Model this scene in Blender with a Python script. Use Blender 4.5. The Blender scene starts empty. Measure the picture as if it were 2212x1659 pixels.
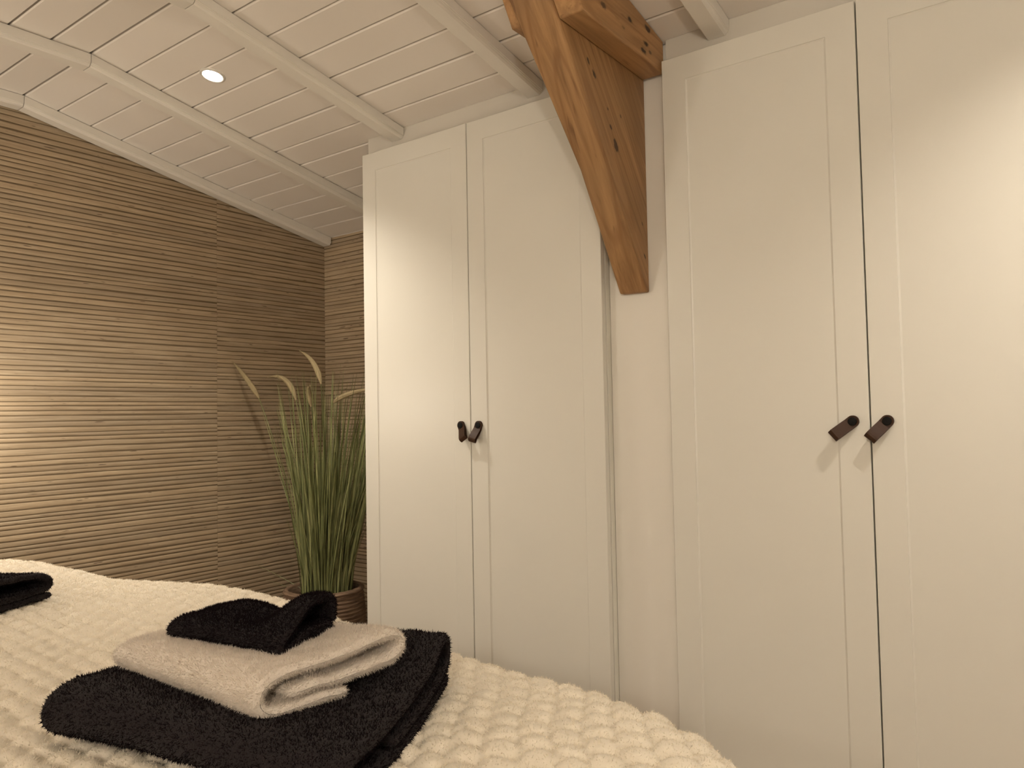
import bpy, bmesh, math, random
import numpy as np
from mathutils import Vector, Matrix, noise as mnoise

random.seed(7)
RNG = np.random.default_rng(7)
scene = bpy.context.scene
COL = scene.collection
ZC = 1.05                       # camera height above the floor

# ---------------------------------------------------------------- camera
F_PX, YAW, PITCH, ROLL = 1669.18, 0.642568, 0.041337, -0.018803
CAM = Vector((1.61143, -1.92531, ZC))
fw = Vector((-math.sin(YAW)*math.cos(PITCH), math.cos(YAW)*math.cos(PITCH), math.sin(PITCH)))
r0 = Vector((math.cos(YAW), math.sin(YAW), 0))
u0 = r0.cross(fw)
rt = math.cos(ROLL)*r0 + math.sin(ROLL)*u0
up = -math.sin(ROLL)*r0 + math.cos(ROLL)*u0
cam_data = bpy.data.cameras.new('camera')
cam_data.sensor_fit = 'HORIZONTAL'
cam_data.sensor_width = 36.0
cam_data.lens = F_PX/2212*36.0
cam_data.clip_start = 0.02
cam = bpy.data.objects.new('camera', cam_data)
COL.objects.link(cam)
m = Matrix.Identity(4)
for i in range(3):
    m[i][0] = rt[i]; m[i][1] = up[i]; m[i][2] = -fw[i]; m[i][3] = CAM[i]
cam.matrix_world = m
scene.camera = cam

# ---------------------------------------------------------------- world, exposure
world = bpy.data.worlds.new('night')
scene.world = world
world.use_nodes = True
world.node_tree.nodes['Background'].inputs[0].default_value = (0.01, 0.01, 0.012, 1)
world.node_tree.nodes['Background'].inputs[1].default_value = 0.2
scene.view_settings.view_transform = 'Standard'
scene.view_settings.look = 'None'
scene.view_settings.gamma = 1.0
scene.view_settings.use_curve_mapping = False
scene.view_settings.exposure = 0.0
LAMP_RGB = (1.0, 0.90, 0.755)
SPOT_W = 50.0                   # each recessed ceiling spotlight
GLOBE_L = 86.0                  # radiance of the globe lamp on the gable wall
REAR_L = 196.0                  # radiance of the two added fill globes on the rear wall

# ---------------------------------------------------------------- room numbers (metres)
XG, YB, XR, YR = -1.503, 0.65, 2.75, -3.35      # gable wall, back wall, right wall, rear wall
YK, ZK, SL = -0.7685, ZC+1.194, -0.193           # ceiling kink and slope
HD = ZC+0.966                                    # top of the wardrobe doors
def ceil_z(y):
    return ZK if y < YK else ZK + SL*(y-YK)

# ---------------------------------------------------------------- helpers
def mesh_obj(name, verts, faces, mat=None, parent=None, smooth=False, loc=None):
    me = bpy.data.meshes.new(name)
    me.from_pydata([tuple(v) for v in verts], [], [tuple(f) for f in faces])
    me.update()
    if mat: me.materials.append(mat)
    if smooth: me.polygons.foreach_set('use_smooth', [True]*len(me.polygons))
    o = bpy.data.objects.new(name, me)
    COL.objects.link(o)
    if parent: o.parent = parent
    if loc: o.location = loc
    return o

def np_mesh(name, V, F, mat, parent=None, smooth=True):
    """fast mesh from numpy arrays; F is (n,3) or (n,4)"""
    me = bpy.data.meshes.new(name)
    n, k = F.shape
    me.vertices.add(len(V)); me.vertices.foreach_set('co', V.astype(np.float32).ravel())
    me.loops.add(n*k); me.loops.foreach_set('vertex_index', F.astype(np.int32).ravel())
    me.polygons.add(n); me.polygons.foreach_set('loop_start', np.arange(0, n*k, k, dtype=np.int32))
    me.polygons.foreach_set('use_smooth', np.full(n, smooth))
    me.update(calc_edges=True)
    me.materials.append(mat)
    o = bpy.data.objects.new(name, me); COL.objects.link(o)
    if parent: o.parent = parent
    return o

def empty(name, loc, label=None, cat=None, group=None):
    o = bpy.data.objects.new(name, None); COL.objects.link(o)
    o.location = loc; o.empty_display_size = 0.05
    if label: tag(o, label, cat, group)
    return o

def tag(o, label, cat=None, group=None, kind=None):
    o['label'] = label
    if cat: o['category'] = cat
    if group: o['group'] = group
    if kind: o['kind'] = kind
    return o

def struct(o, label=None):
    o['kind'] = 'structure'
    if label: o['label'] = label
    return o

def copy_of(src, parent):
    c = src.copy(); COL.objects.link(c); c.parent = parent
    return c

def bevel_box(name, lo, hi, mat, parent=None, bev=0.002, seg=2, loc=None):
    bm = bmesh.new()
    bmesh.ops.create_cube(bm, size=1)
    for v in bm.verts:
        for i in range(3):
            v.co[i] = lo[i] if v.co[i] < 0 else hi[i]
    if bev > 0:
        bmesh.ops.bevel(bm, geom=list(bm.edges), offset=bev, segments=seg, affect='EDGES', profile=0.6)
    me = bpy.data.meshes.new(name); bm.to_mesh(me); bm.free()
    if mat: me.materials.append(mat)
    o = bpy.data.objects.new(name, me); COL.objects.link(o)
    if parent: o.parent = parent
    if loc: o.location = loc
    return o

def extrude_profile(name, prof, pa, pb, mat, parent=None, smooth=False):
    """prof: list of (x,z) offsets; swept straight between the points pa and pb (world), shear only"""
    V = []; F = []; n = len(prof)
    for p in (pa, pb):
        for (x, z) in prof:
            V.append((p[0]+x, p[1], p[2]+z))
    for i in range(n):
        j = (i+1) % n
        F.append((i, j, n+j, n+i))
    F.append(tuple(range(n-1, -1, -1))); F.append(tuple(range(n, 2*n)))
    return mesh_obj(name, V, F, mat, parent, smooth)

# ---------------------------------------------------------------- materials
class NT:
    def __init__(s, name):
        s.m = bpy.data.materials.new(name); s.m.use_nodes = True
        s.t = s.m.node_tree; s.b = s.t.nodes['Principled BSDF']
    def n(s, typ, **kw):
        nd = s.t.nodes.new(typ)
        for k, v in kw.items():
            if k.startswith('i_'):
                key = k[2:]
                nd.inputs[int(key) if key.isdigit() else key.replace('_', ' ')].default_value = v
            else: setattr(nd, k, v)
        return nd
    def l(s, a, b): s.t.links.new(a, b)
    def coords(s, kind='Object', scale=(1, 1, 1), rot=(0, 0, 0)):
        tc = s.n('ShaderNodeTexCoord'); mp = s.n('ShaderNodeMapping')
        mp.inputs['Scale'].default_value = scale; mp.inputs['Rotation'].default_value = rot
        s.l(tc.outputs[kind], mp.inputs[0]); return mp.outputs[0]
    def world(s, scale=(1, 1, 1)):
        g = s.n('ShaderNodeNewGeometry'); mp = s.n('ShaderNodeMapping')
        mp.inputs['Scale'].default_value = scale
        s.l(g.outputs['Position'], mp.inputs[0]); return mp.outputs[0]
    def noise(s, vec, scale, detail=3, rough=0.5, dist=0.0):
        nd = s.n('ShaderNodeTexNoise'); nd.inputs['Scale'].default_value = scale
        nd.inputs['Detail'].default_value = detail; nd.inputs['Roughness'].default_value = rough
        nd.inputs['Distortion'].default_value = dist
        s.l(vec, nd.inputs['Vector']); return nd.outputs['Fac']
    def ramp(s, fac, stops):
        r = s.n('ShaderNodeValToRGB'); e = r.color_ramp.elements
        while len(e) < len(stops): e.new(0.5)
        for el, (p, c) in zip(e, stops):
            el.position = p; el.color = (*c, 1) if len(c) == 3 else c
        s.l(fac, r.inputs[0]); return r.outputs[0]
    def mix(s, fac, a, b, mode='MIX'):
        x = s.n('ShaderNodeMix', data_type='RGBA', blend_type=mode)
        for sock, v in ((x.inputs[0], fac), (x.inputs[6], a), (x.inputs[7], b)):
            if hasattr(v, 'is_linked'): s.l(v, sock)
            elif isinstance(v, (int, float)): sock.default_value = v
            else: sock.default_value = (*v, 1)
        return x.outputs[2]
    def bump(s, h, strength=0.2, dist=0.002):
        b = s.n('ShaderNodeBump'); b.inputs['Strength'].default_value = strength
        b.inputs['Distance'].default_value = dist
        s.l(h, b.inputs['Height']); s.l(b.outputs[0], s.b.inputs['Normal'])
    def set(s, **kw):
        for k, v in kw.items():
            i = s.b.inputs[k.replace('_', ' ')]
            if hasattr(v, 'is_linked'): s.l(v, i)
            elif isinstance(v, tuple) and len(v) == 3: i.default_value = (*v, 1)
            else: i.default_value = v
        return s.m

def paint(name, col, rough=0.4, var=0.04, bump=0.05, scale=90):
    t = NT(name); v = t.world()
    c = t.mix(t.noise(v, 2.2, 3), tuple(x*(1-var) for x in col), col)
    t.bump(t.noise(v, scale, 3), bump, 0.001)
    return t.set(Base_Color=c, Roughness=rough)

M = {}
M['door'] = paint('door_lacquer', (0.74, 0.72, 0.66), 0.36, 0.01, 0.02, 160)
M['ceiling'] = paint('ceiling_paint', (0.88, 0.83, 0.78), 0.42, 0.05, 0.10, 60)
M['trim'] = paint('trim_paint', (0.83, 0.795, 0.735), 0.45, 0.03, 0.06, 60)
M['plaster'] = paint('plaster', (0.74, 0.70, 0.64), 0.8, 0.04, 0.08, 40)
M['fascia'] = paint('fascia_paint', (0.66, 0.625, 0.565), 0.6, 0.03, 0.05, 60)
M['gap'] = paint('dark_gap', (0.06, 0.045, 0.03), 0.9, 0.05)
M['carcass'] = paint('wardrobe_board', (0.73, 0.71, 0.64), 0.5, 0.01, 0.01)

def reed_material():
    t = NT('reed_strips')
    v = t.world((1, 1, 1))
    stripe = t.noise(t.world((9, 9, 260)), 1.0, 4, 0.6)          # fine fibres along the strip
    blot = t.noise(t.world((5, 5, 45)), 1.0, 3, 0.55)
    flek = t.noise(t.world((16, 16, 150)), 1.0, 2, 0.4)
    oi = t.n('ShaderNodeObjectInfo')
    base = t.ramp(stripe, [(0.25, (0.33, 0.255, 0.17)), (0.5, (0.45, 0.355, 0.245)), (0.8, (0.55, 0.45, 0.325))])
    base = t.mix(t.ramp(blot, [(0.35, (0, 0, 0)), (0.7, (0.5, 0.5, 0.5))]), base, (0.31, 0.225, 0.14))
    tone = t.ramp(oi.outputs['Random'], [(0, (0.86, 0.86, 0.86)), (1, (1.06, 1.04, 1.0))])
    base = t.mix(1.0, base, tone, 'MULTIPLY')
    base = t.mix(t.ramp(flek, [(0.695, (0, 0, 0)), (0.75, (0.85, 0.85, 0.85))]), base, (0.075, 0.045, 0.025))
    t.bump(stripe, 0.35, 0.002)
    return t.set(Base_Color=base, Roughness=0.5)
M['reed'] = reed_material()
M['reed_back'] = paint('reed_backing', (0.17, 0.12, 0.068), 0.8, 0.2)

def timber_material(name, knots, length_axis=2, tint=1.0):
    """old pine: grain runs along one object axis; knots = list of (pos, radius)"""
    t = NT(name)
    sc = [26, 26, 26]; sc[length_axis] = 1.7
    sc2 = [150, 150, 150]; sc2[length_axis] = 5
    wob = t.noise(t.coords('Object', (4, 4, 4)), 1.0, 2, 0.5)
    g1 = t.noise(t.coords('Object', tuple(sc)), 1.0, 4, 0.55, 1.2)
    g2 = t.noise(t.coords('Object', tuple(sc2)), 1.0, 2, 0.5)
    sw = [9, 9, 9]; sw[length_axis] = 1.1
    wv = t.n('ShaderNodeTexWave', wave_type='RINGS', rings_direction='SPHERICAL', i_Scale=1.5, i_Distortion=5.0, i_Detail=2.0, i_Detail_Scale=0.8)
    t.l(t.coords('Object', tuple(sw)), wv.inputs['Vector'])
    c = t.ramp(g1, [(0.30, (0.22, 0.115, 0.046)), (0.5, (0.36, 0.200, 0.084)), (0.70, (0.48, 0.280, 0.126))])
    c = t.mix(t.ramp(wv.outputs['Fac'], [(0.0, (0.42, 0.42, 0.42)), (0.16, (0, 0, 0))]), c, (0.20, 0.085, 0.028))
    c = t.mix(t.ramp(g2, [(0.55, (0, 0, 0)), (0.8, (0.35, 0.35, 0.35))]), c, (0.22, 0.10, 0.035))
    c = t.mix(t.ramp(wob, [(0.35, (0, 0, 0)), (0.7, (0.5, 0.5, 0.5))]), c, (0.26, 0.155, 0.072))
    sk = [70, 70, 70]; sk[length_axis] = 9
    streak = t.noise(t.coords('Object', tuple(sk)), 1.0, 2, 0.5, 0.4)
    c = t.mix(t.ramp(streak, [(0.64, (0, 0, 0)), (0.74, (0.55, 0.55, 0.55))]), c, (0.13, 0.058, 0.022))
    c = t.mix(1.0, c, (tint, tint, tint), 'MULTIPLY')
    tc = t.n('ShaderNodeTexCoord')
    jit = t.n('ShaderNodeTexNoise'); jit.inputs['Scale'].default_value = 60
    t.l(tc.outputs['Object'], jit.inputs['Vector'])
    for (pos, rad, dark) in knots:
        sub = t.n('ShaderNodeVectorMath', operation='SUBTRACT'); sub.inputs[1].default_value = pos
        t.l(tc.outputs['Object'], sub.inputs[0])
        sq = [1, 1, 1]; sq[length_axis] = 0.5
        mu = t.n('ShaderNodeVectorMath', operation='MULTIPLY'); mu.inputs[1].default_value = sq
        t.l(sub.outputs[0], mu.inputs[0])
        ln = t.n('ShaderNodeVectorMath', operation='LENGTH'); t.l(mu.outputs[0], ln.inputs[0])
        ad = t.n('ShaderNodeMath', operation='MULTIPLY_ADD'); t.l(jit.outputs['Fac'], ad.inputs[0])
        ad.inputs[1].default_value = rad*1.6; t.l(ln.outputs['Value'], ad.inputs[2])
        dv = t.n('ShaderNodeMath', operation='DIVIDE'); t.l(ad.outputs[0], dv.inputs[0]); dv.inputs[1].default_value = rad*3
        f = t.ramp(dv.outputs[0], [(0.50, (dark, dark, dark)), (0.66, (0.12, 0.12, 0.12)), (0.85, (0, 0, 0))])
        c = t.mix(f, c, (0.030, 0.014, 0.007))
    t.bump(g2, 0.25, 0.002)
    return t.set(Base_Color=c, Roughness=0.55)

def fabric(name, col, col2, scale=220, rough=0.95, sheen=0.3, bump=0.5):
    t = NT(name); v = t.world()
    c = t.mix(t.noise(v, 30, 3), col, col2)
    t.bump(t.noise(v, scale, 3, 0.7), bump, 0.004)
    t.set(Base_Color=c, Roughness=rough)
    t.b.inputs['Sheen Weight'].default_value = sheen
    t.b.inputs['Sheen Roughness'].default_value = 0.5
    t.b.inputs['Specular IOR Level'].default_value = 0.15
    return t.m
M['blanket'] = fabric('cream_fleece', (0.72, 0.645, 0.53), (0.80, 0.73, 0.615), 260, 0.95, 0.1, 0.3)
M['beige'] = fabric('beige_terry', (0.67, 0.60, 0.53), (0.75, 0.68, 0.605), 420, 0.97, 0.1, 0.5)
M['dark'] = fabric('charcoal_terry', (0.0115, 0.0080, 0.0090), (0.019, 0.0140, 0.0150), 420, 0.97, 0.04, 0.6)
M['hem'] = fabric('beige_hem', (0.66, 0.57, 0.47), (0.70, 0.61, 0.50), 700, 0.9, 0.05, 0.2)
def fibre(name, col):
    t = NT(name); t.t.nodes.remove(t.b)
    d = t.n('ShaderNodeBsdfDiffuse'); tr = t.n('ShaderNodeBsdfTranslucent'); mx = t.n('ShaderNodeMixShader')
    for nd in (d, tr): nd.inputs['Color'].default_value = (*col, 1)
    mx.inputs[0].default_value = 0.45
    t.l(d.outputs[0], mx.inputs[1]); t.l(tr.outputs[0], mx.inputs[2])
    t.l(mx.outputs[0], t.t.nodes['Material Output'].inputs['Surface'])
    return t.m
M['blanket_fibre'] = fibre('cream_fibre', (0.86, 0.79, 0.67))
M['beige_fibre'] = fibre('beige_fibre', (0.75, 0.68, 0.605))
M['dark_fibre'] = fibre('charcoal_fibre', (0.015, 0.0105, 0.0120))
M['mattress'] = fabric('mattress_ticking', (0.55, 0.5, 0.44), (0.6, 0.55, 0.48), 300)

def leather():
    t = NT('brown_leather'); v = t.coords('Object')
    c = t.mix(t.noise(v, 70, 3), (0.036, 0.0155, 0.0075), (0.055, 0.025, 0.012))
    t.bump(t.noise(v, 500, 2), 0.15, 0.0006)
    return t.set(Base_Color=c, Roughness=0.45, Specular_IOR_Level=0.22)
M['leather'] = leather()
M['stud'] = NT('black_stud').set(Base_Color=(0.004, 0.0035, 0.003), Roughness=0.5, Specular_IOR_Level=0.15)
def floor_mat():
    t = NT('oak_floor')
    g = t.noise(t.world((1.5, 30, 1)), 1.0, 4, 0.6)
    return t.set(Base_Color=t.ramp(g, [(0.3, (0.20, 0.13, 0.075)), (0.7, (0.33, 0.23, 0.14))]), Roughness=0.5)
M['floor'] = floor_mat()
def wicker():
    t = NT('wicker'); v = t.world((12, 12, 160))
    n = t.noise(v, 1.0, 3, 0.6); t.bump(n, 0.4, 0.003)
    return t.set(Base_Color=t.ramp(n, [(0.25, (0.07, 0.042, 0.025)), (0.55, (0.21, 0.135, 0.085)), (0.8, (0.36, 0.25, 0.165))]), Roughness=0.6)
M['wicker'] = wicker()
M['soil'] = paint('dark_soil', (0.010, 0.008, 0.006), 0.95, 0.3, 0.5)
def grass():
    t = NT('grass_blade'); v = t.world((60, 60, 2.5))
    c = t.ramp(t.noise(v, 1.0, 3), [(0.25, (0.080, 0.095, 0.030)), (0.5, (0.195, 0.210, 0.080)), (0.75, (0.36, 0.36, 0.17))])
    return t.set(Base_Color=c, Roughness=0.5)
M['grass'] = grass()
M['seed'] = fabric('seed_head', (0.30, 0.235, 0.13), (0.40, 0.32, 0.19), 400, 0.9, 0.0, 0.6)
def glow(name, col, s):
    t = NT(name); return t.set(Base_Color=(0.9, 0.88, 0.85), Emission_Color=col, Emission_Strength=s)
M['lamp'] = glow('lamp_face', (1.0, 0.90, 0.74), 60.0)
M['shade_glow'] = glow('shade_glow', (1.0, 0.78, 0.5), 2.0)
M['metal'] = paint('white_ring', (0.75, 0.72, 0.67), 0.35, 0.0)
M['brass'] = NT('dark_bronze').set(Base_Color=(0.05, 0.04, 0.03), Metallic=0.8, Roughness=0.4)

# ---------------------------------------------------------------- room shell
fl = bevel_box('floor', (XG-0.1, YR-0.1, -0.05), (XR+0.1, YB+0.1, 0), M['floor'], bev=0)
struct(fl, 'brown oak floor hidden behind the bed')

def slab(name, lo, hi, mat, label):
    o = bevel_box(name, lo, hi, mat, bev=0); struct(o, label); return o
wall_left = slab('wall_left', (XG-0.10, YR-0.1, 0), (XG, YB+0.1, ZK+0.06), M['reed_back'], 'left gable wall covered in horizontal tan reed strips')
wall_back = slab('wall_back', (XG, YB, 0), (-0.35, YB+0.1, ceil_z(YB)+0.03), M['reed_back'], 'narrow back wall in tan reed strips beside the wardrobe')
slab('wall_far', (-0.35, YB, 0), (XR, YB+0.1, ceil_z(YB)+0.03), M['plaster'], 'plain wall behind the wardrobes')
slab('wall_right', (XR, YR-0.1, 0), (XR+0.1, YB+0.1, ZK+0.06), M['plaster'], 'cream plaster wall to the right of the wardrobes')
slab('wall_rear', (XG, YR-0.1, 0), (XR, YR, ZK+0.06), M['plaster'], 'cream plaster wall behind the bed head')

# reed strips: a few shared wavy meshes, unit length along local x, unit height along local z
def reed_mesh(k, nseg):
    rr = random.Random(100+k)
    V = []; F = []
    for i in range(nseg+1):
        x = i/nseg
        lo = -0.5 + 0.115 + rr.uniform(-0.085, 0.07)
        hi = 0.5 - 0.115 + rr.uniform(-0.07, 0.085)
        d = 1.0 + rr.uniform(-0.18, 0.18)
        for (z, y) in ((lo-0.02, 0), (lo+0.06, 0.72*d), (lo+0.30, 1.0*d), (hi-0.26, 0.95*d), (hi-0.05, 0.68*d), (hi+0.02, 0)):
            V.append((x, y, z))
    for i in range(nseg):
        for j in range(5):
            a = i*6+j; F.append((a, a+1, a+7, a+6))
    me = bpy.data.meshes.new('reed_strip'); me.from_pydata(V, [], F); me.update()
    me.polygons.foreach_set('use_smooth', [True]*len(me.polygons))
    me.materials.append(M['reed']); return me
REED_L = [reed_mesh(k, 12) for k in range(10)]
REED_S = [reed_mesh(20+k, 8) for k in range(8)]

def reed_rows(z0, z1, mean=0.0202):
    z = z0; out = []
    while z < z1:
        h = mean*random.choice((0.72, 0.85, 0.95, 1.0, 1.05, 1.12, 1.25))
        out.append((z+h/2, h)); z += h
    return out
def y_limit(z):            # how far towards the back wall a strip at height z may run under the sloping ceiling
    if z <= ceil_z(YB): return YB
    return YK + (z-ZK)/SL if z < ZK else YK
SEAM = 0.041
def put_reed(par, me, loc, rot, sx, sz, sy=0.0024):
    o = bpy.data.objects.new('reed_strip', me); COL.objects.link(o); o.parent = par
    o.location = loc; o.rotation_euler = (0, 0, rot); o.scale = (sx, sy, sz)
# wider drop: from the rear wall to the seam (local x runs along +y, local y points into the room (+x))
for zc, h in reed_rows(0.02, ZK):
    yl = min(SEAM-0.0002, y_limit(zc)+0.01)
    if yl - (-1.9) > 0.05:
        put_reed(wall_left, random.choice(REED_L), (XG-0.0005, yl, zc), -math.pi/2, yl-(-1.9), h)
for zc, h in reed_rows(0.013, ceil_z(SEAM)):
    yl = min(YB, y_limit(zc)+0.01)
    if yl-SEAM > 0.02:
        put_reed(wall_left, random.choice(REED_S), (XG-0.0005, yl, zc), -math.pi/2, yl-SEAM-0.0002, h)
for zc, h in reed_rows(0.006, ceil_z(YB)):
    put_reed(wall_back, random.choice(REED_S), (-0.36, YB+0.0005, zc), math.pi, -0.36-XG-0.003, h)

# ceiling: backing slabs + planks
cv = [(XG-0.1, YR-0.1, ZK+0.018), (XR+0.1, YR-0.1, ZK+0.018), (XR+0.1, YK, ZK+0.018), (XG-0.1, YK, ZK+0.018),
      (XR+0.1, YB+0.1, ceil_z(YB+0.1)+0.018), (XG-0.1, YB+0.1, ceil_z(YB+0.1)+0.018)]
cv += [(x, y, z+0.08) for (x, y, z) in cv]
ceiling = mesh_obj('ceiling', cv, [(0, 1, 2, 3), (3, 2, 4, 5), (6, 9, 8, 7), (9, 11, 10, 8), (0, 6, 7, 1), (1, 7, 8, 2), (2, 8, 10, 4), (4, 10, 11, 5), (5, 11, 9, 3), (3, 9, 6, 0)], M['gap'])
struct(ceiling, 'white painted plank ceiling, level then sloping down to the wardrobes')
PITCH_P = 0.1176
def plank(ya, yb):
    g = random.choice((0.0014, 0.0018, 0.0024, 0.0030)); b = 0.0035; dz = random.uniform(-0.0006, 0.0006)
    ys = [(ya+g, 0.016), (ya+g, b), (ya+g+b, 0), (yb-g-b, 0), (yb-g, b), (yb-g, 0.016)]
    V = []
    for x in (XG, XR):
        for (y, dzz) in ys:
            base = ZK + SL*(y-YK) if 0.5*(ya+yb) > YK else ZK
            V.append((x, y, base+dzz+dz))
    F = [(i, i+1, i+7, i+6) for i in range(5)] + [(5, 4, 3, 2, 1, 0), (6, 7, 8, 9, 10, 11)]
    mesh_obj('plank', V, F, M['ceiling'], ceiling)
y = YK
while y < YB:
    plank(y, min(y+PITCH_P, YB)); y += PITCH_P
y = YK
while y > YR:
    plank(max(y-PITCH_P, YR), y); y -= PITCH_P

# rafters
RP = [(0, -0.0018), (0, -0.0290), (-0.0022, -0.0298), (-0.0024, -0.0322), (-0.0046, -0.0332), (-0.0070, -0.0372), (-0.0110, -0.0395),
      (-0.0125, -0.0405), (-0.0565, -0.0405), (-0.0600, -0.0375), (-0.060, -0.0018)]
def rafter(x, yend, label, dz=0.0):
    t = empty('rafter', (0, 0, 0), label, 'rafter', 'white ceiling rafters')
    extrude_profile('sloping_length', RP, (x, YK+0.0012, ZK-0.0002), (x, yend, ceil_z(yend)), M['trim'], t)
    extrude_profile('level_length', RP, (x, YR, ZK), (x, YK-0.0012, ZK), M['trim'], t)
rafter(-1.437, 0.640, 'white rafter lying against the reed-covered gable wall')
rafter(-0.925, YB-0.002, 'white rafter left of the bright ceiling spotlight')
rafter(-0.318, 0.034, 'white rafter ending above the left wardrobe, right of the spotlight')
rafter(0.286, 0.034, 'white rafter just left of the brown timber brace')
rafter(0.884, 0.034, 'short visible white rafter end above the right wardrobe')
rafter(1.488, 0.034, 'white rafter above the far right wardrobe door, outside the picture')
rafter(2.092, 0.034, 'white rafter nearest the right wall, outside the picture')

# fascia strips and the filler panel between the wardrobes
YF = 0.035
def fascia(name, x0, x1, z0, lab):
    V = []
    for y in (YF, YF+0.018):
        V += [(x0, y, z0), (x1, y, z0), (x1, y, ceil_z(y)-0.0005), (x0, y, ceil_z(y)-0.0005)]
    o = mesh_obj(name, V, [(0, 1, 2, 3), (7, 6, 5, 4), (0, 4, 5, 1), (1, 5, 6, 2), (2, 6, 7, 3), (3, 7, 4, 0)], M['fascia'])
    struct(o, lab)
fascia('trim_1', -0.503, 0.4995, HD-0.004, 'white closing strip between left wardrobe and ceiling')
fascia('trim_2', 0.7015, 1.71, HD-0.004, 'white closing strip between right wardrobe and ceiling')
struct(bevel_box('trim_3', (0.5005, 0.045, 0), (0.7005, 0.06, ceil_z(0.06)-0.002), M['trim'], bev=0), 'white filler panel between the two wardrobes')

# ---------------------------------------------------------------- lights in the ceiling
def downlight(x, y, label, watts, cone=112, blend=1.0):
    z = ceil_z(y)
    t = empty('ceiling_spotlight', (x, y, z), label, 'spotlight', 'recessed ceiling spotlights')
    tilt = math.atan(SL) if y > YK else 0.0
    t.rotation_euler = (tilt, 0, 0)
    V = []; F = []; n = 32
    rings = [(0.041, -0.0005), (0.040, -0.003), (0.033, -0.0045), (0.031, -0.002), (0.030, 0.004)]
    for (r_, z_) in rings:
        for k in range(n):
            a = 2*math.pi*k/n; V.append((r_*math.cos(a), r_*math.sin(a), z_))
    for j in range(len(rings)-1):
        for k in range(n):
            a = j*n+k; b = j*n+(k+1) % n; F.append((a, b, b+n, a+n))
    mesh_obj('bezel_ring', V, F, M['metal'], t, True)
    V = [(0, 0, -0.0028)]; F = []
    for k in range(n):
        a = 2*math.pi*k/n; V.append((0.0312*math.cos(a), 0.0312*math.sin(a), -0.0018))
    for k in range(n): F.append((0, 1+(k+1) % n, 1+k))
    mesh_obj('lamp_face', V, F, M['lamp'], t)
    ld = bpy.data.lights.new('spot_beam', 'SPOT'); ld.energy = watts; ld.color = LAMP_RGB
    ld.spot_size = math.radians(cone); ld.spot_blend = blend; ld.shadow_soft_size = 0.010
    lo = bpy.data.objects.new('spot_beam', ld); COL.objects.link(lo); lo.parent = t; lo.location = (0, 0, -0.012)
    lo.rotation_euler = (0.05-tilt, 0, 0)          # the lamp is swivelled slightly towards the wardrobes
downlight(-0.665, -0.500, 'lit recessed spotlight in the sloping white ceiling', SPOT_W*1.25)
downlight(1.79, -0.500, 'recessed spotlight above the right wardrobe, outside the picture', SPOT_W*0.92)

# globe wall lamps: one on the gable wall just left of the picture (its glow is on the reeds), two unseen ones added on the rear wall as fill light
def wall_lamp(loc, rotz, reach, rad, strength, label):
    t = empty('wall_lamp', loc, label, 'wall lamp', 'opal globe wall lamps')
    t.rotation_euler = (0, 0, rotz)
    bevel_box('back_plate', (0, -0.035, -0.05), (0.012, 0.035, 0.05), M['brass'], t, 0.004)
    bevel_box('arm', (0.010, -0.007, -0.007), (reach-rad*0.9, 0.007, 0.007), M['brass'], t, 0.002)
    bm = bmesh.new(); bmesh.ops.create_uvsphere(bm, u_segments=24, v_segments=14, radius=rad)
    me = bpy.data.meshes.new('glass_globe'); bm.to_mesh(me); bm.free()
    me.polygons.foreach_set('use_smooth', [True]*len(me.polygons))
    me.materials.append(glow('opal_globe', LAMP_RGB, strength))
    o = bpy.data.objects.new('glass_globe', me); COL.objects.link(o); o.parent = t; o.location = (reach, 0, 0)
wall_lamp((XG+0.003, -1.09, ZC+0.05), 0, 0.19, 0.05, GLOBE_L, 'opal globe wall lamp on the reed wall, left of the picture')
wall_lamp((-1.0, YR, ZC+0.60), math.pi/2, 0.14, 0.07, REAR_L*0.62, 'added globe fill light on the rear wall nearer the gable wall')  # this and the next globe are added to brighten ceiling and doors
wall_lamp((2.3, YR, ZC+0.52), math.pi/2, 0.14, 0.07, REAR_L*1.45, 'added globe fill light on the rear wall nearer the right wall')

# ---------------------------------------------------------------- wardrobes
DW, DT = 0.5, 0.019
DZ0 = 0.075
def door_mesh():
    """slab with a shallow recessed field; origin at bottom centre of the front face, front faces -y"""
    hw = DW/2-0.0018; H = HD-DZ0; ins = 0.067; st = 0.0048; dp = 0.0035; c = 0.0012
    def ring(x, z0, z1, y): return [(-x, y, z0), (x, y, z0), (x, y, z1), (-x, y, z1)]
    loops = [ring(hw, 0, H, DT), ring(hw, 0, H, c), ring(hw-c, c, H-c, 0), ring(hw-ins, ins, H-ins, 0),
             ring(hw-ins-0.0008, ins+0.0008, H-ins-0.0008, dp*0.5), ring(hw-ins-st, ins+st, H-ins-st, dp)]
    V = [p for L in loops for p in L]; F = []
    for j in range(len(loops)-1):
        for k in range(4):
            a = j*4+k; b = j*4+(k+1) % 4; F.append((a, b, b+4, a+4))
    e = (len(loops)-1)*4
    F.append((e, e+1, e+2, e+3)); F.append((3, 2, 1, 0))
    me = bpy.data.meshes.new('door'); me.from_pydata(V, [], F); me.update(); me.materials.append(M['door'])
    return me
DOOR = door_mesh()

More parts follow.
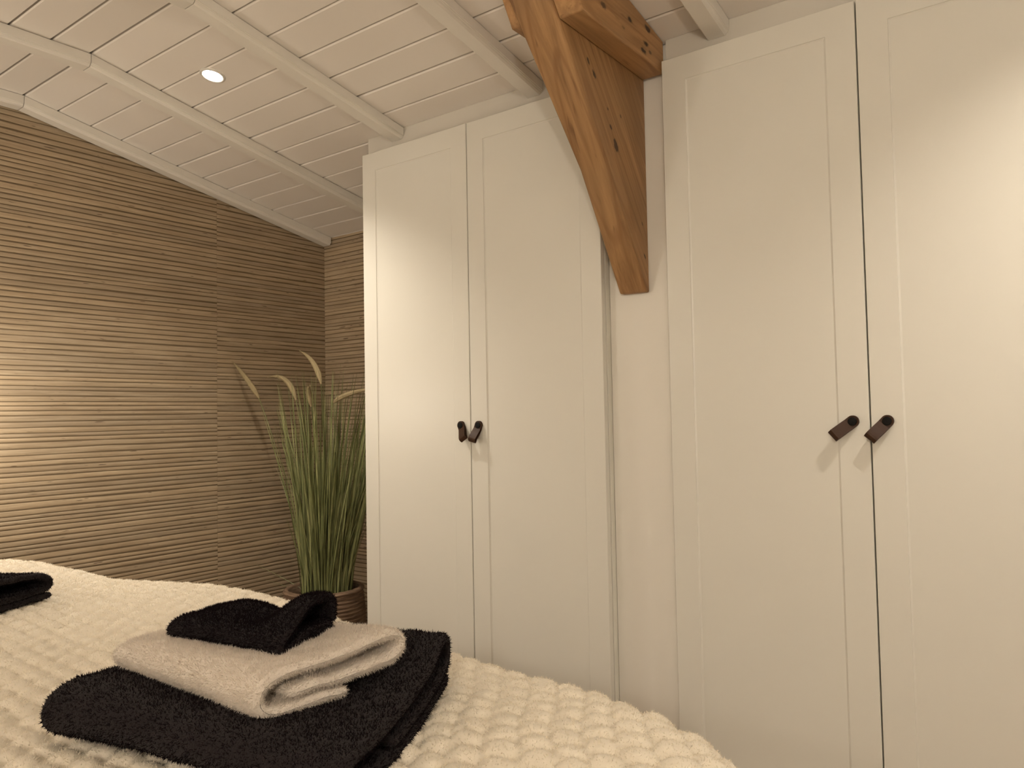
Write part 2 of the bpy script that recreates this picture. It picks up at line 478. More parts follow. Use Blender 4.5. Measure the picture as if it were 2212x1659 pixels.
def strap_mesh():
    """folded leather loop hanging from its stud; local origin at the stud on the door face, -y is outward, -z is down"""
    path = [(0.0, 0.0078), (0.010, 0.0100), (0.022, 0.0170), (0.034, 0.0245), (0.041, 0.0285), (0.0455, 0.0298), (0.0500, 0.0285), (0.0545, 0.0250), (0.0560, 0.0220), (0.0540, 0.0195),
            (0.044, 0.0170), (0.029, 0.0095), (0.014, 0.0030), (0.0, 0.0018)]
    w = 0.0138; th = 0.0026
    P = [Vector((s, n_)) for s, n_ in path]
    V = []; F = []
    for i, q in enumerate(P):
        tg = (P[min(i+1, len(P)-1)]-P[max(i-1, 0)]).normalized(); nr = Vector((-tg.y, tg.x))
        for sx in (-1, 1):
            for sn in (0, 1):
                r_ = q + nr*(-th*sn)
                V.append((sx*w, -r_.y, -r_.x))
    n = len(P)
    for i in range(n-1):
        a = 4*i; b = a+4
        F += [(a, a+2, b+2, b), (a+1, b+1, b+3, a+3), (a, b, b+1, a+1), (a+2, a+3, b+3, b+2)]
    F += [(0, 1, 3, 2), (4*n-4, 4*n-2, 4*n-1, 4*n-3)]
    # rounded top ends of both layers
    for (y0, y1) in ((0.0001, 0.0026), (0.0056, 0.0082)):
        o = len(V); m_ = 13
        for y_ in (y0, y1):
            for k in range(m_):
                a = math.pi*k/(m_-1); V.append((w*math.cos(a), -y_, w*math.sin(a)))
        F.append(tuple(o+k for k in range(m_))); F.append(tuple(o+2*m_-1-k for k in range(m_)))
        for k in range(m_):
            k2 = (k+1) % m_; F.append((o+k, o+m_+k, o+m_+k2, o+k2))
    me = bpy.data.meshes.new('pull_strap'); me.from_pydata(V, [], F); me.update(); me.materials.append(M['leather'])
    bm = bmesh.new(); bm.from_mesh(me); bmesh.ops.recalc_face_normals(bm, faces=bm.faces); bm.to_mesh(me); bm.free()
    return me
STRAP = strap_mesh()
def stud_mesh():
    V = []; F = []; n = 24
    rings = [(0.0035, 0.0), (0.0035, 0.0085), (0.0100, 0.0085), (0.0103, 0.0100), (0.0090, 0.0112), (0.0, 0.0120)]
    for (r_, y_) in rings:
        for k in range(n):
            a = 2*math.pi*k/n; V.append((r_*math.cos(a), -y_, r_*math.sin(a)))
    for j in range(len(rings)-1):
        for k in range(n):
            a = j*n+k; b = j*n+(k+1) % n; F.append((a, a+n, b+n, b))
    me = bpy.data.meshes.new('stud'); me.from_pydata(V, [], F); me.update(); me.materials.append(M['stud'])
    bm = bmesh.new(); bm.from_mesh(me); bmesh.ops.remove_doubles(bm, verts=bm.verts, dist=1e-5)
    bmesh.ops.recalc_face_normals(bm, faces=bm.faces); bm.to_mesh(me); bm.free()
    return me
STUD = stud_mesh()

def wardrobe(x0, label, angles):
    xc = x0+DW
    t = empty('wardrobe', (xc, 0.02, 0), label, 'wardrobe', 'white fitted wardrobes')
    W = DW-0.001; D = 0.35
    y0 = 0.003
    bevel_box('side_panel', (-W, y0, 0), (-W+0.018, D, HD-0.002), M['carcass'], t, 0.0008, 1)
    bevel_box('side_panel', (W-0.018, y0, 0), (W, D, HD-0.002), M['carcass'], t, 0.0008, 1)
    bevel_box('top_panel', (-W+0.018, y0, HD-0.022), (W-0.018, D, HD-0.002), M['carcass'], t, 0.0008, 1)
    bevel_box('back_panel', (-W+0.018, D-0.008, 0.06), (W-0.018, D-0.002, HD-0.022), M['carcass'], t, 0, 1)
    bevel_box('plinth', (-W+0.018, y0+0.02, 0), (W-0.018, y0+0.036, 0.07), M['carcass'], t, 0, 1)
    bevel_box('divider', (-0.009, y0+0.002, 0.07), (0.009, D-0.008, HD-0.022), M['carcass'], t, 0, 1)
    for s, ang in zip((-1, 1), angles):
        d = bpy.data.objects.new('door', DOOR); COL.objects.link(d); d.parent = t
        d.location = (s*DW/2, -0.020, DZ0)
        # stud 37 mm from the meeting edge, just under camera height
        hx, hz = -s*(DW/2-0.037), ZC-0.0275-DZ0
        st = bpy.data.objects.new('pull_strap', STRAP); COL.objects.link(st); st.parent = d
        st.location = (hx, 0, hz); st.rotation_euler = (0, math.radians(ang), 0); st['label'] = 'brown leather loop pull'
        sd = bpy.data.objects.new('stud', STUD); COL.objects.link(sd); sd.parent = d
        sd.location = (hx, 0, hz); sd['label'] = 'black round stud'
wardrobe(-0.5, 'white two-door wardrobe left of the timber brace, beside the potted grass', (-31, 14))
wardrobe(0.7015, 'white two-door wardrobe right of the timber brace, filling the right side', (50, 41))

# ---------------------------------------------------------------- timber brace
ZL = ZC
def prism_x(name, poly, x0, x1, mat, parent, org, axis, bev=0.006, poly1=None):
    """polygon in (y,z) extruded from x0 to x1; object axes turned so that local z runs along `axis` (grain)"""
    poly1 = poly1 or poly
    ax = Vector(axis).normalized(); xa = Vector((1, 0, 0)); ya = ax.cross(xa)
    R = Matrix((xa, ya, ax)).transposed(); Ri = R.inverted(); O = Vector(org)
    bm = bmesh.new()
    A = [bm.verts.new(Ri @ (Vector((x0, y, z))-O)) for y, z in poly]
    B = [bm.verts.new(Ri @ (Vector((x1, y, z))-O)) for y, z in poly1]
    n = len(poly)
    bm.faces.new(A); bm.faces.new(B[::-1])
    for i in range(n):
        j = (i+1) % n; bm.faces.new((A[j], A[i], B[i], B[j]))
    bmesh.ops.recalc_face_normals(bm, faces=bm.faces)
    bmesh.ops.bevel(bm, geom=list(bm.edges), offset=bev, segments=3, affect='EDGES', profile=0.5, clamp_overlap=True)
    me = bpy.data.meshes.new(name); bm.to_mesh(me); bm.free(); me.materials.append(mat)
    o = bpy.data.objects.new(name, me); COL.objects.link(o); o.parent = parent
    o.matrix_local = Matrix.Translation(O-Vector(parent.location)) @ R.to_4x4()
    return o, Ri, O

truss = empty('timber_brace', (0.585, 0.044, ZL+0.34), 'honey-brown old timber roof brace tapering down between the wardrobes', 'timber brace', None)
leg_axis = (0, -0.60, 0.80)
legO = (0.586, -0.15, ZL+0.65)
def leg_local(px):   # world point -> leg object coordinates
    ax = Vector(leg_axis).normalized(); xa = Vector((1, 0, 0)); ya = ax.cross(xa)
    R = Matrix((xa, ya, ax)).transposed()
    return tuple(R.inverted() @ (Vector(px)-Vector(legO)))
leg_knots = []
for (p, r_, dk) in (((0.628, -0.235, ZL+0.868), 0.0075, 0.95), ((0.628, -0.265, ZL+0.895), 0.006, 0.9), ((0.628, -0.17, ZL+0.80), 0.004, 0.8),
                    ((0.628, -0.13, ZL+0.712), 0.012, 0.9), ((0.628, -0.155, ZL+0.755), 0.006, 0.9), ((0.59, -0.395, ZL+0.905), 0.008, 0.5),
                    ((0.592, -0.075, ZL+0.555), 0.008, 0.75), ((0.60, 0.005, ZL+0.40), 0.004, 0.85), ((0.612, 0.000, ZL+0.425), 0.005, 0.9), ((0.628, 0.02, ZL+0.44), 0.005, 0.9),
                    ((0.628, -0.10, ZL+0.80), 0.0035, 0.7), ((0.628, 0.01, ZL+0.53), 0.004, 0.6)):
    leg_knots.append((leg_local(p), r_*0.75, dk))
M['leg'] = timber_material('old_pine_leg', leg_knots, 2)
zt = ceil_z(-0.5)-0.002
L_ = [(0.044, ZL+0.342), (0.044, ceil_z(0.044)-0.004), (-0.595, ceil_z(-0.595)-0.004), (-0.485, ZL+0.983), (-0.179, ZL+0.65), (0.022, ZL+0.342)]
R_ = [(0.044, ZL+0.340), (0.044, ceil_z(0.044)-0.004), (-0.540, ceil_z(-0.540)-0.004), (-0.425, ZL+0.985), (-0.180, ZL+0.655), (0.026, ZL+0.340)]
prism_x('leg', L_, 0.545, 0.628, M['leg'], truss, legO, leg_axis, 0.005, R_)
bk = []
def beam_local(px, O):
    ax = Vector((0, 1, 0)); xa = Vector((1, 0, 0)); ya = ax.cross(xa)
    R = Matrix((xa, ya, ax)).transposed(); return tuple(R.inverted() @ (Vector(px)-Vector(O)))
bO = (0.66, -0.15, ZL+0.98)
for (p, r_, dk) in (((0.693, -0.30, ZL+1.00), 0.010, 0.8), ((0.693, -0.16, ZL+1.02), 0.009, 0.95), ((0.693, -0.06, ZL+1.035), 0.011, 0.95), ((0.693, -0.075, ZL+0.99), 0.009, 0.95),
                    ((0.693, -0.09, ZL+0.965), 0.009, 0.95), ((0.693, -0.05, ZL+0.975), 0.006, 0.7), ((0.693, -0.20, ZL+0.985), 0.006, 0.5)):
    bk.append((beam_local(p, bO), r_*0.75, dk))
M['beam'] = timber_material('old_pine_beam', bk, 2, 1.25)
pb = [(0.033, ZL+0.944), (0.033, ceil_z(0.033)-0.003), (-0.56, ceil_z(-0.56)-0.003), (-0.395, ZL+0.948)]
prism_x('cross_beam', pb, 0.6285, 0.695, M['beam'], truss, bO, (0, 1, 0), 0.004)
pl = [(0.033, ZL+0.950), (0.033, ceil_z(0.033)-0.003), (-0.545, ceil_z(-0.545)-0.003), (-0.418, ZL+0.952)]
prism_x('cross_beam', pl, 0.503, 0.5445, M['beam'], truss, (0.52, -0.15, ZL+0.98), (0, 1, 0), 0.004)

# ---------------------------------------------------------------- potted grass
PX, PY, PZ = -1.075, 0.28, ZC-0.725          # rim centre
plant = empty('potted_grass', (PX, PY, 0), 'tall green ornamental grass in a round brown wicker pot', 'potted plant')
def pot():
    prof = []; n = 64; H = PZ
    rows = 20
    V = []; F = []
    for j in range(rows*4+1):
        tt = j/(rows*4); z = H*tt
        rb = 0.150 + 0.022*math.sin(math.pi*min(tt*0.75+0.1, 1))
        rb += 0.0055*abs(math.sin(math.pi*rows*tt))
        if tt > 0.965: rb += 0.006
        prof.append((rb, z))
    prof += [(prof[-1][0]-0.012, H+0.004), (prof[-1][0]-0.020, H-0.004), (0.150, H-0.09)]
    for (r_, z_) in prof:
        for k in range(n):
            a = 2*math.pi*k/n
            wv = 0.0016*math.sin(24*a + z_*90) + 0.0015*mnoise.noise((math.cos(a)*4, math.sin(a)*4, z_*40))
            V.append(((r_+wv)*math.cos(a), (r_+wv)*math.sin(a), z_+0.0025*mnoise.noise((math.cos(a)*3, math.sin(a)*3, z_*6))))
    for j in range(len(prof)-1):
        for k in range(n):
            a = j*n+k; b = j*n+(k+1) % n; F.append((a, b, b+n, a+n))
    F.append(tuple(range(n-1, -1, -1)))
    mesh_obj('wicker_pot', V, F, M['wicker'], plant, True)
    V = [(0, 0, H-0.05)]; F = []
    for k in range(n):
        a = 2*math.pi*k/n; V.append((0.160*math.cos(a), 0.160*math.sin(a), H-0.055))
    for k in range(n): F.append((0, 1+k, 1+(k+1) % n))
    mesh_obj('soil', V, F, M['soil'], plant, True)
pot()
def clampx(x, y):    # keep leaves inside the alcove: gable wall left, wardrobe side right, back wall behind
    x = max(x, XG+0.02-PX)
    if y+PY > -0.02: x = min(x, -0.515-PX)
    return x, min(y, YB-0.02-PY)
def blade_geo(base, lean, height, width, curl, V, F, twist, nseg=7):
    o = len(V)
    d = Vector((lean[0], lean[1], 0)); L = d.length
    dn = d.normalized() if L > 1e-5 else Vector((1, 0, 0))
    for i in range(nseg+1):
        s = i/nseg
        off = L*(0.35*s+0.65*s**curl)
        z = height*(s - 0.10*L*s**4)
        x, y = base[0]+dn.x*off, base[1]+dn.y*off
        x, y = clampx(x, y)
        w = width*(0.75+0.25*s)*(1-s**3.0)+0.0004
        wx, wy = math.cos(twist+0.6*s)*w, math.sin(twist+0.6*s)*w
        V.append((x-wx, y-wy, base[2]+z)); V.append((x+wx, y+wy, base[2]+z))
    for i in range(nseg):
        a = o+2*i; F.append((a, a+1, a+3, a+2))
V = []; F = []
rr = random.Random(3)
for k in range(500):
    a = rr.uniform(0, 2*math.pi); rb = 0.105*math.sqrt(rr.random())
    base = (rb*math.cos(a)+0.02, rb*math.sin(a), PZ-0.052)
    h = rr.uniform(0.55, 1.02) if rr.random() < 0.72 else rr.uniform(0.3, 0.6)
    sp = rr.uniform(0.02, 0.23)*(h/0.9)
    ln = (math.cos(a)*sp*1.05+rr.gauss(0.03, 0.035), math.sin(a)*sp*0.8+rr.gauss(0, 0.03))
    blade_geo(base, ln, h, rr.uniform(0.0022, 0.0046), rr.uniform(1.3, 2.4), V, F, rr.uniform(0, math.pi))
for (lx, ly, h) in ((-0.33, 0.05, 0.58), (-0.36, 0.12, 0.52), (-0.24, 0.0, 0.62), (-0.20, 0.10, 0.55), (-0.30, -0.10, 0.14), (-0.26, -0.06, 0.06)):
    blade_geo((-0.07, 0, PZ-0.052), (lx, ly), h, 0.0018, 1.25, V, F, 0.5)
bl = mesh_obj('grass_blades', V, F, M['grass'], plant)
bl['kind'] = 'stuff'; bl['label'] = 'dense upright green grass blades'
def tube(P, rad, V, F, n=7):
    o = len(V)
    for i, p in enumerate(P):
        t_ = (Vector(P[min(i+1, len(P)-1)])-Vector(P[max(i-1, 0)])).normalized()
        s1 = t_.cross(Vector((0, 1, 0.01))).normalized(); s2 = t_.cross(s1)
        for k in range(n):
            a = 2*math.pi*k/n; V.append(tuple(Vector(p)+(s1*math.cos(a)+s2*math.sin(a))*rad[i]))
    for i in range(len(P)-1):
        for k in range(n):
            a = o+i*n+k; b = o+i*n+(k+1) % n; F.append((a, b, b+n, a+n))
def bez(a, b, c, n):
    a, b, c = Vector(a), Vector(b), Vector(c)
    return [(a*(1-t)**2+b*2*t*(1-t)+c*t*t) for t in [i/n for i in range(n+1)]]
def stalk(base, neck, bendp, tip):
    """thin stem from pot to neck, then a foxtail seed head neck-bend-tip (points relative to the pot centre, floor z)"""
    V = []; F = []
    mid = Vector(base)*0.45+Vector(neck)*0.55+Vector((0.02, 0, 0.06))
    P = bez(base, mid, neck, 9); tube(P, [0.0017]*len(P), V, F, 5)
    s = mesh_obj('flower_stalk', V, F, M['grass'], plant, True)
    V = []; F = []
    P = bez(neck, bendp, tip, 16)
    rad = [0.0115*(0.25+0.75*min(1, 5*i/16))*(1-(i/16)**2.2)**0.8+0.0012 for i in range(17)]
    tube(P, rad, V, F, 8)
    rl = random.Random(len(V)+int(1000*neck[0]))
    for i in range(17):                                  # bristles
        for q in range(26):
            p = P[i]+(P[min(i+1, 16)]-P[i])*rl.random()
            dd = (P[min(i+1, 16)]-P[max(i-1, 0)]).normalized()
            nv = Vector((rl.gauss(0, 1), rl.gauss(0, 1), rl.gauss(0, 1))).normalized()
            e = p+nv*(rad[i]+0.006)+dd*0.012
            sd = nv.cross(dd).normalized()*0.0006
            o = len(V); V += [tuple(p+sd), tuple(p-sd), tuple(e)]; F.append((o, o+1, o+2))
    h = mesh_obj('seed_head', V, F, M['seed'], s)
    h['label'] = 'pale tan foxtail seed head'
def rel(x, z, y=0.2): return (x-PX, y-PY, ZC+z)
B0 = (-0.03, 0, PZ-0.06)
stalk((-0.08, 0.02, PZ-0.06), (XG+0.155-PX, -0.13, ZC+0.10), (XG+0.10-PX, -0.15, ZC+0.19), (XG+0.025-PX, -0.17, ZC+0.262))
stalk(B0, rel(-1.152, 0.085), rel(-1.20, 0.21), rel(-1.34, 0.195))
stalk((0.0, 0, PZ-0.06), rel(-0.985, 0.15), rel(-1.01, 0.25), rel(-1.115, 0.295))
stalk((0.03, -0.05, PZ-0.06), rel(-1.00, 0.055, 0.16), rel(-1.01, 0.13, 0.15), rel(-0.965, 0.14, 0.12))
stalk((0.06, 0, PZ-0.06), rel(-0.955, 0.07, 0.24), rel(-0.90, 0.115, 0.26), rel(-0.76, 0.125, 0.30))
stalk((0.08, 0.04, PZ-0.06), rel(-0.70, 0.08, 0.30), rel(-0.70, 0.28, 0.32), rel(-0.80, 0.24, 0.34))

# ---------------------------------------------------------------- bed and blanket
ZB = ZC-0.405                                    # mean level of the blanket top
bed = empty('bed', (0.2, -1.95, 0), 'low upholstered bed under the cream blanket', 'bed')
bevel_box('bed_base', (-1.08, -1.33, 0.06), (0.98, 0.93, 0.34), M['mattress'], bed, 0.02)
bevel_box('mattress', (-1.08, -1.33, 0.342), (0.98, 0.93, ZB-0.06), M['mattress'], bed, 0.05, 3)
for sx in (-1, 1):
    for sy in (-1.25, 0.85):
        bevel_box('leg', (sx*0.9-0.03, sy-0.03, 0), (sx*0.9+0.03, sy+0.03, 0.06), M['stud'], bed, 0.004)

# plan outline of the flat top (foot edge measured, right corner rounded)
foot = [(-1.02, -1.06), (-0.96, -1.00), (-0.80, -0.955), (-0.5, -0.915), (-0.3, -0.86), (-0.1, -0.825), (0.19, -0.825), (0.46, -0.865), (0.73, -0.90), (0.9, -0.915),
        (1.03, -0.945), (1.125, -0.98), (1.21, -1.035), (1.262, -1.10), (1.29, -1.18), (1.30, -1.3), (1.30, -3.3), (-1.02, -3.3)]
def smooth_poly(P, it=2):
    P = np.array(P, float)
    for _ in range(it):
        Q = np.roll(P, -1, 0); P = np.stack([0.75*P+0.25*Q, 0.25*P+0.75*Q], 1).reshape(-1, 2)
    return P
OUT = smooth_poly(foot, 2)
def sdf(q):
    A = OUT; Bp = np.roll(OUT, -1, 0)
    best = np.full(len(q), 1e9); near = np.zeros_like(q); inside = np.zeros(len(q), bool)
    for a, b in zip(A, Bp):
        e = b-a; t = np.clip(((q-a)@e)/(e@e), 0, 1); pr = a+t[:, None]*e
        d = ((q-pr)**2).sum(1); s = d < best; best[s] = d[s]; near[s] = pr[s]
        cnd = (a[1] > q[:, 1]) != (b[1] > q[:, 1])
        with np.errstate(divide='ignore', invalid='ignore'):
            xi = (b[0]-a[0])*(q[:, 1]-a[1])/(b[1]-a[1])+a[0]
        inside ^= cnd & (q[:, 0] < xi)
    d = np.sqrt(best); d[inside] *= -1
    nv = (q-near)*np.sign(d)[:, None]; nv /= np.maximum(np.linalg.norm(nv, axis=1), 1e-9)[:, None]
    return d, nv
def vnoise(x, y, seed=0):
    """cheap smooth value noise on a unit lattice"""
    r = np.random.default_rng(seed).random((64, 64))
    xi = np.floor(x).astype(int); yi = np.floor(y).astype(int); fx = x-xi; fy = y-yi
    fx = fx*fx*(3-2*fx); fy = fy*fy*(3-2*fy)
    g = lambda i, j: r[i % 64, j % 64]
    return (g(xi, yi)*(1-fx)+g(xi+1, yi)*fx)*(1-fy)+(g(xi, yi+1)*(1-fx)+g(xi+1, yi+1)*fx)*fy
def tufts(x, y):
    """height of the fleece tufts: staggered hexagonal cushions in rows along x, deepest where three meet"""
    wx = x + 0.014*(vnoise(x*12, y*12, 5)-0.5); wy = y + 0.011*(vnoise(x*12+9, y*12, 6)-0.5)
    px, py = 0.050, 0.038
    D = []
    cy = np.round(wy/py)
    for di in (-1, 0, 1):
        row = cy+di; offs = 0.5*(row % 2)
        cx = np.round(wx/px-offs)
        for dj in (-1, 0, 1):
            dx = wx-(cx+dj+offs)*px; dy = (wy-row*py)*1.16
            D.append(np.sqrt(dx*dx+dy*dy)/0.025)
    D = np.sort(np.stack(D), axis=0)[:3]
    e2 = np.clip((D[1]-D[0])/1.35, 0, 1); e3 = np.clip((D[2]-D[0])/1.55, 0, 1)
    h = 0.50*(1-(1-e2)**2.1)+0.50*(1-(1-e3)**2.0)
    lump = 0.8+0.4*vnoise(x*26, y*26, 15)
    return 0.0145*h**0.85*lump
def blanket_pt(q, bumps=True):
    d, nv = sdf(q)
    Rr = 0.085
    dd = np.maximum(d+0.02, 0)
    th = np.minimum(dd/Rr, math.pi/2)
    over = np.maximum(dd-Rr*math.pi/2, 0)
    base = q-nv*np.maximum(d+0.02, 0)[:, None]
    hor = Rr*np.sin(th)+over*0.10
    xy = base+nv*hor[:, None]
    z = -Rr*(1-np.cos(th))-over
    # soft undulation of the duvet below; slightly plumper on the left and in the middle
    und = 0.030*(vnoise(q[:, 0]*1.7+3, q[:, 1]*1.7+1, 11)-0.5)+0.014*(vnoise(q[:, 0]*4.2, q[:, 1]*4.2, 12)-0.5)
    und += 0.018*np.exp(-((q[:, 0]+0.95)/0.35)**2)
    z = z+und*np.exp(-over*4)
    N = np.stack([nv[:, 0]*np.sin(th), nv[:, 1]*np.sin(th), np.cos(th)], 1)
    P = np.stack([xy[:, 0], xy[:, 1], ZB-0.011+z], 1)
    if bumps:
        h = tufts(q[:, 0], q[:, 1]) + 0.0022*(vnoise(q[:, 0]*160, q[:, 1]*160, 8)-0.5)
        P = P+N*h[:, None]
    return P, N
def grid_blanket(x0, x1, y0, y1, step):
    nx = int(round((x1-x0)/step))+1; ny = int(round((y1-y0)/step))+1
    X, Y = np.meshgrid(np.linspace(x0, x1, nx), np.linspace(y0, y1, ny), indexing='ij')
    P, N = blanket_pt(np.stack([X.ravel(), Y.ravel()], 1))
    i = np.arange(nx-1)[:, None]; j = np.arange(ny-1)[None, :]
    a = (i*ny+j).ravel()
    return P, np.stack([a, a+ny, a+ny+1, a+1], 1)
P1, F1 = grid_blanket(-1.36, 1.66, -1.95, -0.49, 0.0048)
P2, F2 = grid_blanket(-1.36, 1.66, -3.27, -1.95, 0.02)
Vb = np.concatenate([P1, P2]); Fb = np.concatenate([F1, F2+len(P1)])
blanket = np_mesh('fleece_blanket', Vb, Fb, M['blanket'])
tag(blanket, 'cream fleece blanket with staggered soft tufts spread over the bed', 'blanket')

def pile(name, V, F, count, length, width, mat, parent, jitter=0.9, mask=None, seed=1):
    """short fibres standing on a surface, one joined mesh"""
    g = np.random.default_rng(seed)
    if F.shape[1] == 4: T = np.concatenate([F[:, [0, 1, 2]], F[:, [0, 2, 3]]])
    else: T = F
    A, B, C = V[T[:, 0]], V[T[:, 1]], V[T[:, 2]]
    n = np.cross(B-A, C-A); ar = np.linalg.norm(n, axis=1); n /= np.maximum(ar, 1e-12)[:, None]
    if mask is not None: ar = ar*mask(A, n)
    idx = g.choice(len(T), count, p=ar/ar.sum())
    u = g.random(count); v = g.random(count); s = u+v > 1; u[s] = 1-u[s]; v[s] = 1-v[s]
    P = A[idx]+(B[idx]-A[idx])*u[:, None]+(C[idx]-A[idx])*v[:, None]
    N = n[idx]; J = g.normal(size=(count, 3)); D = N+J*jitter*0.6; D /= np.linalg.norm(D, axis=1)[:, None]
    sd = np.cross(D, g.normal(size=(count, 3))); sd /= np.linalg.norm(sd, axis=1)[:, None]
    L = length*(0.55+0.9*g.random(count))[:, None]
    W = np.stack([P-sd*width-N*0.0008, P+sd*width-N*0.0008, P+D*L], 1).reshape(-1, 3)
    Fi = np.arange(count*3).reshape(-1, 3)
    o = np_mesh(name, W, Fi, mat, parent, False)
    o['kind'] = 'stuff'
    return o
cw = np.array(CAM)
def facing(A, n):       # skip the far hidden rear of the bed
    return ((A[:, 1] > -1.75) & (A[:, 2] > ZB-0.25)).astype(float)
pile('fleece_pile', Vb, Fb, 320000, 0.0036, 0.0007, M['blanket_fibre'], blanket, 0.9, facing, 2)

# ---------------------------------------------------------------- towels
def strip_towel(name, path, th, length, place, mat, label, pilecfg, deform=None, nl=44, seed=1, group=None, puff=0.0):
    """a towel: folded centre-line `path` [(v,w)...] in the end plane, thickness th, swept `length` along u.
    place(u,v,w)->world arrays; deform works on local u,v,w arrays."""
    # resample the path smoothly
    P = np.array(path, float)
    d = np.r_[0, np.cumsum(np.linalg.norm(np.diff(P, axis=0), axis=1))]
    n = max(40, int(d[-1]/0.008)); s = np.linspace(0, d[-1], n)
    Q = np.stack([np.interp(s, d, P[:, 0]), np.interp(s, d, P[:, 1])], 1)
    for _ in range(3):
        Q[1:-1] = 0.25*Q[:-2]+0.5*Q[1:-1]+0.25*Q[2:]
    tg = np.gradient(Q, axis=0); tg /= np.linalg.norm(tg, axis=1)[:, None]
    nr = np.stack([-tg[:, 1], tg[:, 0]], 1)
    out = [Q+nr*th/2]
    # rounded far end, other side, rounded near end
    e = []
    for k in range(1, 5):
        a = math.pi*k/5; e.append(Q[-1]+nr[-1]*th/2*math.cos(a)+tg[-1]*th/2*math.sin(a))
    out.append(np.array(e)); out.append((Q-nr*th/2)[::-1])
    e = []
    for k in range(1, 5):
        a = math.pi*k/5; e.append(Q[0]-nr[0]*th/2*math.cos(a)-tg[0]*th/2*math.sin(a))
    out.append(np.array(e))
    R2 = np.concatenate(out); m_ = len(R2)
    cen = np.concatenate([Q, np.repeat(Q[-1:], 4, 0), Q[::-1], np.repeat(Q[:1], 4, 0)])
    us = []; rows = []
    # rounded hems at both ends: shrink the thickness towards the centre line
    endr = th*0.5
    steps = [(0, 0.0), (endr*0.25, 0.62), (endr*0.6, 0.88)] + [(u_, 1.0) for u_ in np.linspace(endr, length-endr, nl)] + [(length-endr*0.6, 0.88), (length-endr*0.25, 0.62), (length, 0.0)]
    for (u_, k) in steps:
        k = max(k, 0.03)
        us.append(u_); rows.append(cen+(R2-cen)*k)
    U = np.repeat(np.array(us), m_); VW = np.concatenate(rows)
    v, w = VW[:, 0].copy(), VW[:, 1].copy(); u = U.copy()
    if deform: u, v, w = deform(u, v, w)
    W3 = place(u, v, w)
    g = 0.0035*(vnoise(W3[:, 0]*45+W3[:, 2]*30, W3[:, 1]*45+W3[:, 2]*22, seed)-0.5)
    W3[:, 2] += g; W3[:, 0] += g*0.6
    i = np.arange(len(us)-1)[:, None]; j = np.arange(m_)[None, :]
    a = (i*m_+j).ravel(); b = (i*m_+(j+1) % m_).ravel()
    Fq = np.stack([a, b, b+m_, a+m_], 1)
    o = np_mesh(name, W3, Fq, mat, None, True)
    if label: tag(o, label, 'towel', group)
    # orientation check: make the normals point outward (area-weighted volume sign)
    A, B, C = W3[Fq[:, 0]], W3[Fq[:, 1]], W3[Fq[:, 2]]
    vol = (np.cross(B-A, C-A)*(A-W3.mean(0))).sum()
    if vol < 0:
        o.data.flip_normals(); Fq = Fq[:, ::-1]
    cnt, ln, wd = pilecfg
    pile('terry_pile', W3, Fq, cnt, ln, wd, M['beige_fibre' if mat is M['beige'] else 'dark_fibre'], o, 1.0, None, seed+50)
    return o
def frame(ox, oy, oz, ang):
    c, s = math.cos(ang), math.sin(ang)
    def f(u, v, w): return np.stack([ox+u*c-v*s, oy+u*s+v*c, oz+w], 1)
    return f
zb = ZB+0.004
def bump1(x, c, s): return np.exp(-((x-c)/s)**2)

def quad(A, B, C, D, L, W, z):
    """bilinear footprint: u from A to B (length L), v from A to D (width W)"""
    A, B, C, D = (np.array(p, float) for p in (A, B, C, D))
    def f(u, v, w):
        a = (u/L)[:, None]; b = (v/W)[:, None]
        p = A*(1-a)*(1-b)+B*a*(1-b)+C*a*b+D*(1-a)*b
        return np.stack([p[:, 0], p[:, 1], z+w], 1)
    return f
def sst(a, b, x):
    t = np.clip((x-a)/(b-a), 0, 1); return t*t*(3-2*t)

# big charcoal towel at the bottom of the stack: two layers with hollow folds front and back
path = [(0.375, 0.0075), (0.28, 0.0075), (0.15, 0.0075), (0.04, 0.0075), (0.008, 0.014), (-0.004, 0.030), (0.004, 0.048), (0.028, 0.058),
        (0.10, 0.056), (0.20, 0.054), (0.29, 0.057), (0.345, 0.070), (0.378, 0.069), (0.394, 0.052), (0.393, 0.034), (0.378, 0.0245), (0.32, 0.0225), (0.22, 0.0225), (0.13, 0.0225)]
def def_bottom(u, v, w):
    top = np.clip((w-0.02)/0.03, 0, 1)
    w = w - 0.007*top*bump1(u, 0.30, 0.16)*bump1(v, 0.16, 0.13)
    w = w + 0.006*top*bump1(u, 0.07, 0.06)*bump1(v, 0.08, 0.10)
    w = w - 0.010*top*bump1(u, 0.47, 0.10)*bump1(v, 0.05, 0.10)
    v = v + 0.006*np.sin(u*11.0)*np.clip(1-v/0.25, 0, 1)
    u = u + 0.012*np.sin(v*9)*(u/0.48) - 0.012*bump1(v, 0.05, 0.08)*bump1(u, 0.0, 0.06)
    return u, v, w
strip_towel('bath_towel', path, 0.015, 0.48, quad((0.535, -1.485), (0.995, -1.395), (0.815, -1.025), (0.475, -1.12), 0.48, 0.395, zb), M['dark'],
            'large folded charcoal towel at the bottom of the towel stack', (150000, 0.0042, 0.0007), def_bottom, 44, 21, 'folded towels on the bed')

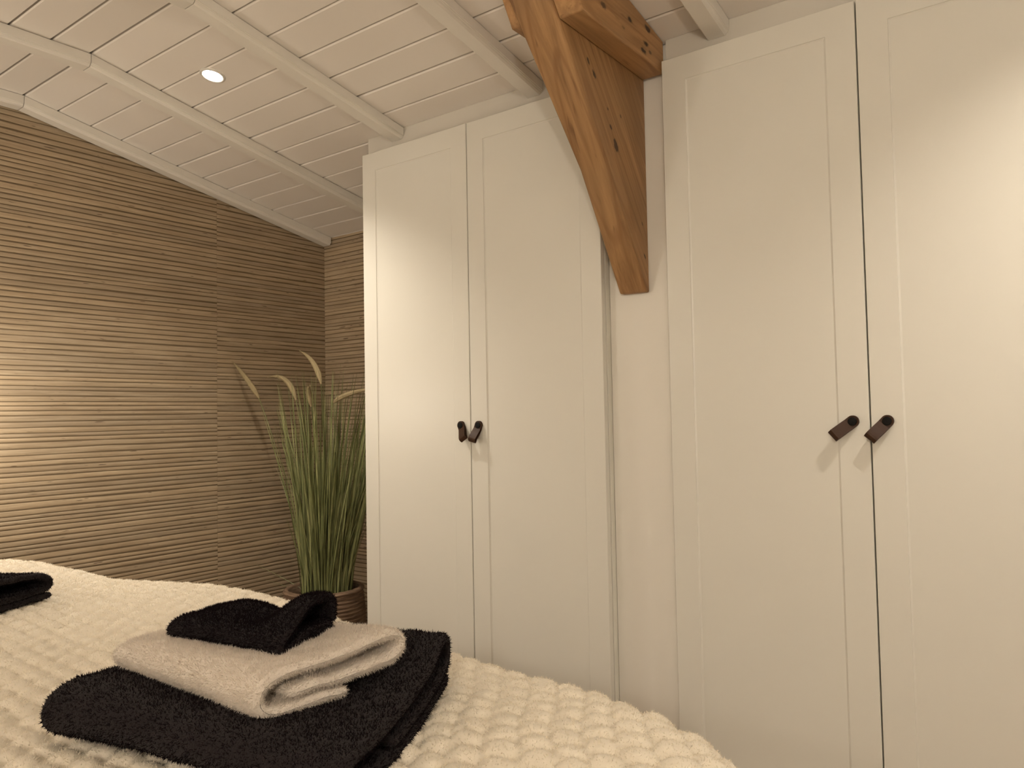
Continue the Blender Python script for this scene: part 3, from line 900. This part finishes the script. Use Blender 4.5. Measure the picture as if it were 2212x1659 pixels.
# beige towel in the middle
pathb = [(0.105, 0.0075), (0.06, 0.0072), (0.018, 0.0085), (-0.002, 0.018), (-0.005, 0.032), (0.006, 0.0455), (0.03, 0.0500), (0.10, 0.0520), (0.165, 0.0545),
         (0.198, 0.051), (0.208, 0.039), (0.200, 0.0275), (0.165, 0.0245), (0.10, 0.0250), (0.042, 0.0250)]
def def_beige(u, v, w):
    top = np.clip((w-0.01)/0.035, 0, 1)
    w = w - 0.006*bump1(u, 0.13, 0.09)*top*bump1(v, 0.1, 0.1)
    w = w + 0.007*bump1(u, 0.29, 0.06)*bump1(v, 0.18, 0.05)*top
    w = w*(1-0.22*bump1(u, -0.01, 0.04)*top)+0.006*bump1(u, -0.01, 0.05)
    w = w - 0.010*bump1(v, -0.01, 0.04)*sst(0.1, 0.3, u)*(1-0.6*top)
    v = v + 0.007*np.sin(u*8.0+0.4)*np.clip(1-v/0.2, 0, 1)
    u = u + 0.010*np.sin(v*14)*(u/0.30)
    return u, v, w
zbe = zb+0.0570
strip_towel('hand_towel', pathb, 0.0135, 0.30, quad((0.540, -1.402), (0.838, -1.385), (0.862, -1.172), (0.562, -1.185), 0.30, 0.21, zbe), M['beige'],
            'folded beige towel in the middle of the towel stack', (120000, 0.0040, 0.00055), def_beige, 40, 31, 'folded towels on the bed')

# charcoal washcloth on top
pathw = [(0.115, 0.0060), (0.07, 0.0060), (0.02, 0.0060), (0.001, 0.0115), (0.0, 0.0200), (0.014, 0.0255), (0.05, 0.0265), (0.09, 0.0280), (0.118, 0.0255), (0.124, 0.0160)]
def def_wash(u, v, w):
    top = np.clip((w-0.008)/0.012, 0, 1); S = sst(0.0, 0.075, v)
    w = w + 0.010*bump1(u, 0.055, 0.045)*S*top
    w = w - 0.005*bump1(u, 0.125, 0.03)*top*(0.4+0.6*S)
    w = w + 0.026*sst(0.125, 0.195, u)*S*top + 0.004*sst(0.13, 0.2, u)*S
    v = v + 0.006*np.sin(u*18)*np.clip(1-v/0.1, 0, 1)
    return u, v, w
strip_towel('washcloth', pathw, 0.0115, 0.215, quad((0.598, -1.362), (0.806, -1.328), (0.768, -1.212), (0.606, -1.255), 0.215, 0.125, zbe+0.0475), M['dark'],
            'small charcoal washcloth with a lifted fold on top of the beige towel', (70000, 0.0034, 0.0006), def_wash, 36, 41, 'folded towels on the bed')

# second charcoal towel further along the bed, cut by the left edge of the picture
def def_second(u, v, w):
    top = np.clip((w-0.02)/0.03, 0, 1)
    w = w*(1.0) + 0.004*np.sin(u*13)*top
    u = u - 0.012*np.cos(v*10)*(u/0.45)
    return u, v, w
pathf = [(0.285, 0.0065), (0.18, 0.0065), (0.08, 0.0065), (0.03, 0.007), (0.004, 0.018), (0.0, 0.034), (0.012, 0.052), (0.04, 0.060), (0.12, 0.064), (0.20, 0.064), (0.262, 0.058),
         (0.290, 0.045), (0.294, 0.031), (0.280, 0.0225), (0.22, 0.0205), (0.12, 0.0205)]
a2 = math.radians(29)
strip_towel('bath_towel', pathf, 0.013, 0.45,
            frame(-0.215-0.45*math.cos(a2), -1.375-0.45*math.sin(a2), zb-0.002, a2), M['dark'],
            'folded charcoal towel further left on the bed, cut off by the picture edge', (80000, 0.0044, 0.0008), def_second, 36, 51, 'folded towels on the bed')
